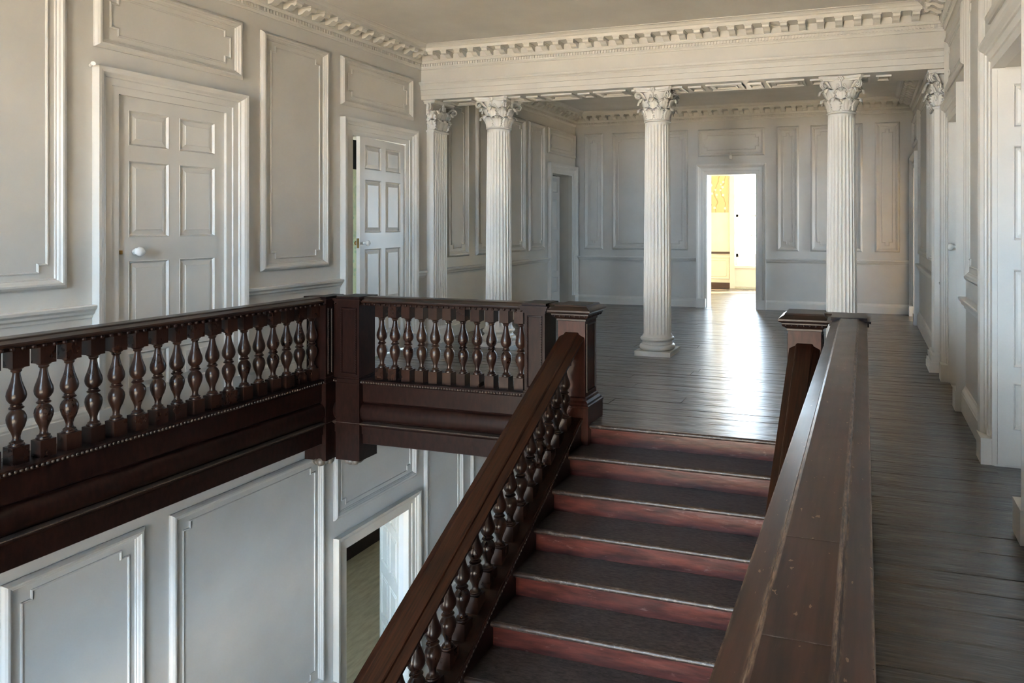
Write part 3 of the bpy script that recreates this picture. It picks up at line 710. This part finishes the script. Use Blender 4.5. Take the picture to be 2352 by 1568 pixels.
# room behind the ajar left door
X0 = XL - TH
room('wall_side_room', 'room behind the ajar left door, unlit darkness above its papered wall painted black', [(X0 - 3.2, X0 - 3.0, 5.0, 11.2, 2.55, 3.9), (X0 - 3.2, X0, 5.0, 11.2, 3.7, 3.9), (X0 - 3.2, X0, 11.0, 11.2, 2.55, 3.9)], M_BLACK)  # upper walls and ceiling coloured black in place of shade
room('wall_side_paper', 'pale green patterned wall glimpsed past the ajar left door', [(X0 - 3.2, X0 - 3.0, 5.0, 11.2, -0.1, 2.55), (X0 - 3.2, X0, 11.0, 11.2, -0.1, 2.55)], M_GREENP)
room('wall_side_window', 'window side of the room behind the ajar door', [(X0 - 3.2, X0 - 2.2, 5.0, 5.2, -0.1, 3.9), (X0 - 0.8, X0, 5.0, 5.2, -0.1, 3.9), (X0 - 2.2, X0 - 0.8, 5.0, 5.2, -0.1, 0.8), (X0 - 2.2, X0 - 0.8, 5.0, 5.2, 2.8, 3.9)], M_CREAM)
room('floor_side_room', 'boards of the room behind the ajar door', [(X0 - 3.2, X0 + 0.1, 5.0, 11.2, -0.2, -0.02)], M_BROWN)
portal((X0 - 1.5, 4.98, 1.8), (PI / 2, 0, PI), 1.4, 2.0)
# far right lit room
room('wall_right_room', 'cream room behind the lit doorway by the far right corner', [(XR + TH, XR + 3.0, 9.5, 9.7, -0.1, 3.7), (XR + TH, XR + 3.0, 13.6, 13.8, -0.1, 3.7), (XR + TH, XR + 3.0, 9.5, 13.8, 3.5, 3.7), (XR + 2.8, XR + 3.0, 12.05, 13.8, -0.1, 3.7), (XR + 2.8, XR + 3.0, 9.5, 11.25, -0.1, 3.7), (XR + 2.8, XR + 3.0, 11.25, 12.05, -0.1, 0.9), (XR + 2.8, XR + 3.0, 11.25, 12.05, 2.6, 3.7), (XR + TH - 0.02, XR + TH + 0.1, 12.9, 13.8, -0.1, 3.7)], M_WARM)
room('floor_right_room', 'floor behind the lit doorway by the far right corner', [(XR, XR + 3.0, 9.5, 13.8, -0.2, -0.015)], M_LFLOOR)
portal((XR + 3.02, 11.65, 1.75), (0, PI / 2, 0), 1.7, 0.8)
# near right room
room('wall_near_right_room', 'grey room behind the opened right hand door', [(XR + TH, XR + 1.9, 0.8, 1.0, -0.1, 3.9), (XR + 2.4, XR + 3.2, 0.8, 1.0, -0.1, 3.9), (XR + 1.9, XR + 2.4, 0.8, 1.0, -0.1, 1.0), (XR + 1.9, XR + 2.4, 0.8, 1.0, 2.3, 3.9), (XR + TH, XR + 3.2, 6.6, 6.8, -0.1, 3.9), (XR + TH, XR + 3.2, 0.8, 6.8, 3.7, 3.9), (XR + 3.0, XR + 3.2, 0.8, 6.8, -0.1, 3.9)], M_WALL)
room('floor_near_right_room', 'dark boards behind the opened right hand door', [(XR - 0.01, XR + 3.2, 0.8, 6.8, -0.2, -0.004)], M_FLOOR)
portal((XR + 2.15, 0.78, 1.65), (PI / 2, 0, PI), 0.5, 1.3)
# lower room beyond the lower doorway
lx = -8.75
room('wall_lower_room', 'turquoise wall of the lower room', [(lx - 0.2, lx, 5.0, 13.0, ZL, -0.6), (lx, X0, 4.8, 5.0, ZL, -2.9), (lx, X0, 4.8, 5.0, -1.6, -0.6), (lx, -7.9, 4.8, 5.0, ZL, -0.6), (-7.2, X0, 4.8, 5.0, ZL, -0.6), (lx, X0, 12.8, 13.0, ZL, -0.6), (lx - .2, X0, 4.8, 13.0, -0.8, -0.6)], M_TURQ)
o = MB().box(lx, lx + 0.05, 5.0, 12.8, ZL, ZL + 0.22).build('baseboard_lower', M_WOOD); tag(o, 'dark carved skirting of the lower room seen through the lower doorway', 'skirting', kind='structure')
portal((-7.55, 4.78, -2.25), (PI / 2, 0, PI), 0.7, 1.3)

# ================================================================== STAIRCASE
st = tag(empty('staircase', (0, 0, 0)), 'worn mahogany staircase descending from the landing between two balustrades', 'staircase')
SX0, SX1 = -2.10, -0.50
NST = 12
for k in range(NST + 1):
    y = YN0 - k * RUN; z = -k * RIS
    if k > 0:
        MB().sweep([[(x, yy, zz) for yy, zz in ((y + 0.012, z - 0.030), (y + 0.012, z - 0.002), (y + 0.016, z), (y + RUN + 0.034, z), (y + RUN + 0.034, z - 0.030))] for x in (SX0, SX1)]).build('tread', M_TREAD, st)
    nose = [(y + 0.0125 + 0.0155 * math.cos(a) - 0.000, z - 0.0165 + 0.0155 * math.sin(a)) for a in [PI / 2 + PI * i / 8 for i in range(9)]]
    MB().sweep([[(x, yy, zz) for yy, zz in nose] for x in (SX0, SX1)]).build('nosing', M_NOSE, st, True, 50)
    MB().box(SX0, SX1, y + 0.022, y + 0.040, z - 0.045, z - 0.031).build('nosing_bead', M_RISER, st)
    MB().box(SX0, SX1, y + 0.030, y + 0.048, z - RIS + 0.001, z - 0.030).build('riser', M_RISER, st)
MB().box(SX0, SX1, YN0 + 0.012, YBAL + 0.16, -0.03, 0.0).build('landing_tread', M_FLOOR, st)
MB().box(SX0, SX1, YN0 + 0.05, YBAL + 0.16, -0.34, -0.031).build('trimmer', M_WOOD, st)
# carriage under the flight
yb0 = YN0 - NST * RUN
MB().sweep([[(x, YN0 + 0.05, -0.10 - RIS), (x, YN0 + 0.05, -0.42), (x, yb0, -NST * RIS - 0.36), (x, yb0, -NST * RIS - 0.14)] for x in (SX0, SX1)]).build('soffit_board', M_WOOD, st)
MB().box(-5.4, 0.7, YW + 0.02, yb0 + 0.05, -NST * RIS - RIS - 0.2, -NST * RIS - RIS).build('half_landing', M_FLOOR, st)
def string(x0, x1, inner):
    # closed string with a carved capping on the stair side
    off_t, off_b = 0.075, -0.34
    ya, yb = YN0 + 0.02, yb0 - 0.2
    ln = lambda y: (y - YN0) * SLOPE
    MB().sweep([[(x, ya, ln(ya) + off_t), (x, yb, ln(yb) + off_t), (x, yb, ln(yb) + off_b), (x, ya, ln(ya) + off_b)] for x in (x0, x1)]).build('string', M_WOOD, st)
    s = 1 if inner > 0 else -1; xf = x1 if s > 0 else x0
    m = MB(); m.sweep([[(xf + s * p, yy, ln(yy) + off_t + q) for p, q in ((-0.02, -0.002), (0.012, -0.002), (0.016, -0.010), (0.012, -0.022), (0.004, -0.030), (-0.02, -0.030))] for yy in (ya, yb)])
    m.build('string_moulding', M_WOOD, st)
    m = MB(); y = ya - 0.02; up = math.cos(math.atan(SLOPE))
    while y > 2.2:
        m.sphere((xf + s * 0.012, y, ln(y) + off_t - 0.014), 0.0085, 6, 4); y -= 0.024
    stuff(m.build('carved_beads', M_CARVE, st, True, 80))
string(-2.27, SX0, 1)
string(SX1, -0.33, -1)

# ================================================================== BALUSTRADES
def baluster_mesh(b0, t0, t1, b1, slope=0.0, hwid=0.041):
    """square base block b0..t0, turned part t0..t1, square top block t1..b1; slope shears the outer block ends (per metre of y)"""
    m = MB(); h = hwid
    def blk(z0, z1, s0, s1, sink_bottom, c=0.004):
        r = []
        for z, s_, e in ((z0, s0, 0), (z1, s1, 0)):
            r.append([(sx * h, sy * h, z + s_ * sy * h) for sx, sy in ((-1, -1), (1, -1), (1, 1), (-1, 1))])
        m.sweep(r)
    blk(b0, t0, slope, 0, True); blk(t1, b1, 0, slope, False)
    H = t1 - t0
    P = [(0.001, 0), (0.036, 0.0), (0.038, 0.012), (0.036, 0.026), (0.030, 0.030), (0.029, 0.036), (0.033, 0.044), (0.031, 0.054), (0.024, 0.062), (0.019, 0.080), (0.0185, 0.12), (0.024, 0.17), (0.036, 0.235),
         (0.044, 0.30), (0.046, 0.345), (0.043, 0.390), (0.034, 0.430), (0.024, 0.452), (0.023, 0.460), (0.031, 0.468), (0.036, 0.482), (0.031, 0.496), (0.025, 0.502), (0.027, 0.510), (0.027, 0.520), (0.023, 0.530),
         (0.034, 0.556), (0.043, 0.595), (0.046, 0.640), (0.043, 0.690), (0.034, 0.750), (0.025, 0.82), (0.0185, 0.90), (0.018, 0.930), (0.024, 0.944), (0.026, 0.956), (0.024, 0.968), (0.034, 0.985), (0.038, 1.0), (0.001, 1.0)]
    m.lathe([(r, t0 + H * z) for r, z in P], 14)
    me = m.mesh('baluster', True, 40); return me
GBAL = baluster_mesh(0.200, 0.300, 0.745, 0.856); GBAL.materials.append(M_BAL)
GBALB = GBAL.copy(); GBALB.materials.clear(); GBALB.materials.append(M_BALB)

RAILSEC = [(-0.095, 0.850), (0.095, 0.850), (0.098, 0.868), (0.112, 0.876), (0.116, 0.886), (0.114, 0.896), (0.064, 0.910), (0.060, 0.917), (0.052, 0.920), (-0.052, 0.920), (-0.060, 0.917), (-0.064, 0.910), (-0.114, 0.896), (-0.116, 0.886), (-0.112, 0.876), (-0.098, 0.868)]
FASC = [(-0.09, 0.200), (0.100, 0.200), (0.104, 0.190), (0.100, 0.172), (0.090, 0.164), (0.082, 0.162), (0.082, 0.014), (0.070, 0.006), (0.066, -0.004)] + \
       [(0.066 + 0.052 * math.sin(PI * i / 10), -0.078 + 0.078 * math.cos(PI * i / 10) - 0.004) for i in range(11)] + \
       [(0.072, -0.166), (0.122, -0.170), (0.124, -0.182), (0.108, -0.192), (0.096, -0.206), (0.096, -0.270), (0.084, -0.274), (0.084, -0.352), (0.070, -0.360), (-0.09, -0.360)]
def post(parent, mp, t0, t1, name='pedestal', drop=True):
    """pilaster-like post standing in a run of gallery balustrade; mp(t, n, z)"""
    m = MB()
    m.mbox(lambda a, b, h: mp(a, h, b), t0, t1, 0.20, 0.850, -0.10, 0.105)
    p = m.build(name, M_WOOD, parent)
    e = 0.028
    def slab(a, z0, z1, ex, nm, n1=0.105):
        MB().mbox(lambda t, b, h: mp(t, h, b), t0 - ex, t1 + ex, z0, z1, -0.10 - ex, n1 + ex).build(nm, M_WOOD, p)
    slab(0, 0.846, 0.866, 0.010, 'cap_moulding'); slab(0, 0.866, 0.890, 0.026, 'cap_moulding'); slab(0, 0.890, 0.905, 0.040, 'cap'); slab(0, 0.905, 0.924, 0.016, 'cap')
    slab(0, 0.172, 0.206, 0.014, 'carved_band'); slab(0, 0.206, 0.222, 0.006, 'carved_band')
    # carved bead round the sunk panel
    m = MB(); w = t1 - t0
    m.sweep([ring4(lambda a, b, h: mp(a, 0.105 + h, b), t0 + 0.022, t1 - 0.022, 0.245, 0.825, d, h) for d, h in ((0, 0), (0.002, 0.008), (0.010, 0.009), (0.014, 0.0))], True, False)
    z = 0.255
    while z < 0.82:
        for a in (t0 + 0.030, t1 - 0.030):
            x, y, zz = mp(a, 0.113, z); m.sphere((x, y, zz), 0.0055, 5, 3)
        z += 0.020
    stuff(m.build('bead_border', M_WOOD, p, True, 60))
    if drop:
        MB().mbox(lambda a, b, h: mp(a, h, b), t0 - 0.02, t1 + 0.02, -0.500, 0.172, -0.10, 0.125).build('drop_post', M_WOOD, parent)
        m = MB(); rr = random.Random(int(t0 * 100))
        for k in range(9):
            a = k * 2 * PI / 9; q = mp((t0 + t1) / 2 + 0.055 * math.cos(a), 0.04 + 0.055 * math.sin(a), -0.516)
            m.sphere(q, 0.036 + rr.uniform(-.008, .010), 7, 5, 0.9)
        m.sphere(mp((t0 + t1) / 2, 0.04, -0.535), 0.04, 8, 5, 0.7)
        m.build('leaf_pendant', M_PEND, parent, True, 80)
    return p
M_PEND = paint('worn_pendant', (0.10, 0.088, 0.075), 0.4, 0.5, 0.4)

def gallery(name, label, mp, L, posts, rail_mat=None):
    """mp(t, n, z): t along, n towards the stair well"""
    g = tag(empty(name), label, 'balustrade')
    MB().sweep([[mp(t, n, z) for n, z in RAILSEC] for t in (0, L)]).build('handrail', rail_mat or M_RAIL, g)
    # carved lunettes along the ovolo below the rail
    m = MB(); t = 0.03
    while t < L - 0.02:
        for s in (1, -1):
            x, y, z = mp(t, s * 0.100, 0.862); m.sphere((x, y, z), 0.013, 6, 4, 1.0)
        t += 0.052
    stuff(m.build('carved_lunettes', M_WOOD, g, True, 70))
    MB().sweep([[mp(t, n, z) for n, z in FASC] for t in (0, L)]).build('fascia', M_WOOD, g, True, 30)
    MB().sweep([[mp(t, n, z) for n, z in ((0.07, -0.1655), (0.124, -0.1690), (0.127, -0.1740), (0.1235, -0.1790), (0.07, -0.1790))] for t in (0, L)]).build('ledge', M_CARVE, g)
    m = MB(); t = 0.02
    while t < L - 0.01:
        x, y, z = mp(t, 0.100, 0.182); m.sphere((x, y, z), 0.0105, 6, 4); t += 0.026
    stuff(m.build('carved_beads', M_CARVE, g, True, 70))
    for p in posts: post(g, mp, *p)
    return g
def add_balusters(g, mp, ts, rz, brown=(), mesh=None):
    for i, t in enumerate(ts):
        x, y, z = mp(t, 0.0, 0)
        put('baluster', GBALB if i in brown else GBAL, None, g, (x, y, 0), rz)

# far gallery: runs along x from the corner to the newel
XG = lambda t, n, z: (XGL + t, YBAL - n, z)
gx = gallery('gallery_balustrade', 'short carved balustrade of eleven balusters across the landing edge, beside the newel', XG, -2.315 - XGL, [(0.182, 0.390), (1.985, 2.165)])
add_balusters(gx, XG, [-4.055 - XGL + 0.1353 * i for i in range(11)], 0, (3, 4, 5))
# left gallery: runs along y
YL = lambda t, n, z: (XGL + n, -0.6 + t, z)
gl = gallery('gallery_balustrade', 'long dark balustrade along the left gallery over the stairwell', YL, YBAL + 0.6 + 0.09, [(5.50, 5.597)])
MB().box(XGL - 0.09, XGL + 0.18, YBAL - 0.085, YBAL + 0.09, -0.36, 0.86).build('corner_block', M_WOOD, gl)
ys = [2.68 + 0.1358 * i for i in range(-12, 17)]
add_balusters(gl, YL, [y + 0.6 for y in ys], 0)
# right gallery
YR = lambda t, n, z: (XGR - n, -0.6 + t, z)
gr = gallery('gallery_balustrade', 'broad worn handrail and balustrade in the right foreground, running to the landing', YR, YBAL + 0.6 - 0.12, [(5.42, 5.66)], M_RAILR)
for yj in (1.41, 1.06):
    MB().box(XGR - 0.113, XGR + 0.113, yj - 0.0012, yj + 0.0012, 0.885, 0.8972).build('rail_joint', M_NOSE, gr)
    MB().box(XGR - 0.052, XGR + 0.052, yj - 0.0012, yj + 0.0012, 0.885, 0.9204).build('rail_joint', M_NOSE, gr)
add_balusters(gr, YR, [0.1358 * i + 0.1 for i in range(0, 39)], 0)

# newels
def newel(x, y, label):
    n = tag(empty('newel_post', (x, y, 0)), label, 'newel post', 'newels at the head of the stair')
    w = 0.115
    MB().box(-w, w, -w, w, 0.2, 0.850).build('shaft', M_NEWEL, n)
    m = MB()
    m.sweep([[(sx * e, sy * e, z) for sx, sy in ((-1, -1), (1, -1), (1, 1), (-1, 1))] for e, z in ((0.155, -0.20), (0.155, 0.130), (0.160, 0.134), (0.160, 0.146), (0.150, 0.152), (0.146, 0.166), (0.130, 0.182), (0.126, 0.200), (0.116, 0.206))])
    m.build('base', M_NEWEL, n)
    m = MB()
    m.sweep([[(sx * e, sy * e, z) for sx, sy in ((-1, -1), (1, -1), (1, 1), (-1, 1))] for e, z in ((0.116, 0.795), (0.123, 0.799), (0.123, 0.812), (0.131, 0.817), (0.148, 0.832), (0.156, 0.846), (0.156, 0.854), (0.172, 0.862), (0.179, 0.872), (0.179, 0.884), (0.166, 0.893), (0.146, 0.905), (0.138, 0.911), (0.133, 0.922))])
    m.build('cap', M_RAIL, n)
    m = MB()
    for s in range(4):
        a = s * PI / 2
        for k in range(-3, 4):
            x_, y_ = k * 0.042, -0.146; m.sphere((x_ * math.cos(a) - y_ * math.sin(a), x_ * math.sin(a) + y_ * math.cos(a), 0.838), 0.014, 6, 4)
    stuff(m.build('carved_lunettes', M_WOOD, n, True, 70))
    for s in range(1, 4):
        a = s * PI / 2; mp = lambda t, b_, h, a=a: ((t * math.cos(a) + (w + h) * math.sin(a)), (t * math.sin(a) - (w + h) * math.cos(a)), b_)
        m = MB(); m.sweep([ring4(mp, -w + 0.024, w - 0.024, 0.235, 0.775, d, h) for d, h in ((0, 0), (0.002, 0.007), (0.012, 0.008), (0.016, 0.0))], True, False)
        m.build('bead_border', M_WOOD, n)
    return n
newel(-2.20, 5.08, 'left newel post at the head of the stair, joined to the landing balustrade')
nr = newel(-0.41, 5.08, 'right newel post at the head of the stair, reddish below its cap')
# short linking rail between the right newel and the right gallery end
MB().sweep([[(x, YBAL - n, z) for n, z in RAILSEC] for x in (-0.41 - nr.location.x + 0.05, 0.34)])
lk = MB().sweep([[(x + 0.41, -n * 0.9, z) for n, z in RAILSEC] for x in (-0.40, -0.12)]).build('link_rail', M_RAIL, nr)
MB().box(0.11, 0.26, -0.08, 0.08, -0.2, 0.20).build('link_base', M_WOOD, nr)

# stair balustrades
SB = baluster_mesh(0.055, 0.150, 0.540, 0.660, SLOPE); SB.materials.append(M_BAL)
SRSEC = [(-0.075, -0.085), (0.075, -0.085), (0.080, -0.062), (0.104, -0.052), (0.106, -0.034), (0.062, -0.014), (0.058, -0.004), (0.050, 0.0), (-0.050, 0.0), (-0.058, -0.004), (-0.062, -0.014), (-0.106, -0.034), (-0.104, -0.052), (-0.080, -0.062)]
def stair_bal(x, label):
    g = tag(empty('stair_balustrade'), label, 'balustrade')
    ya, yb = 4.965, yb0 - 0.1; ln = lambda y: (y - YN0) * SLOPE
    MB().sweep([[(x + n, y, ln(y) + 0.705 + z * 1.12) for n, z in SRSEC] for y in (ya, yb)]).build('handrail', M_SRAIL, g)
    for i in range(20):
        y = 4.83 - 0.1395 * i
        if y < yb0: break
        put('baluster', SB, None, g, (x, y, ln(y)))
    return g
stair_bal(-2.20, 'sloping stair balustrade on the left of the flight, brown worn handrail')
stair_bal(-0.41, 'sloping stair balustrade on the right of the flight, half hidden by the foreground rail')

# ================================================================== SMALL THINGS
s = tag(empty('wall_sensor', (-2.382, YB, 2.80)), 'small white bulb fitting above the end doorway', 'light fitting')
MB().lathe([(0.001, -0.035), (0.03, -0.033), (0.034, 0.0), (0.03, 0.033), (0.001, 0.035)], 12, (0, -0.05)).build('bulb', M_CER, s, True, 60)
MB().box(-0.012, 0.012, -0.055, 0.0, 0.03, 0.09).build('bracket', M_TRIM, s)
s = tag(empty('wall_hook', (XL, 3.66, 2.735)), 'small white peg on the corner of the near left door casing', 'hook')
MB().tube([(0.0, 0.02, 0), (0.05, 0.0, 0.004), (0.09, -0.02, 0.0)], [0.012, 0.010, 0.016], 8).build('peg', M_CER, s, True, 60)

# outside ground
o = MB().box(-60, 60, -70, 80, ZL - 0.8, ZL - 0.5).build('ground', M_GROUND); tag(o, 'sunlit gravel ground outside the windows', 'ground', kind='structure')
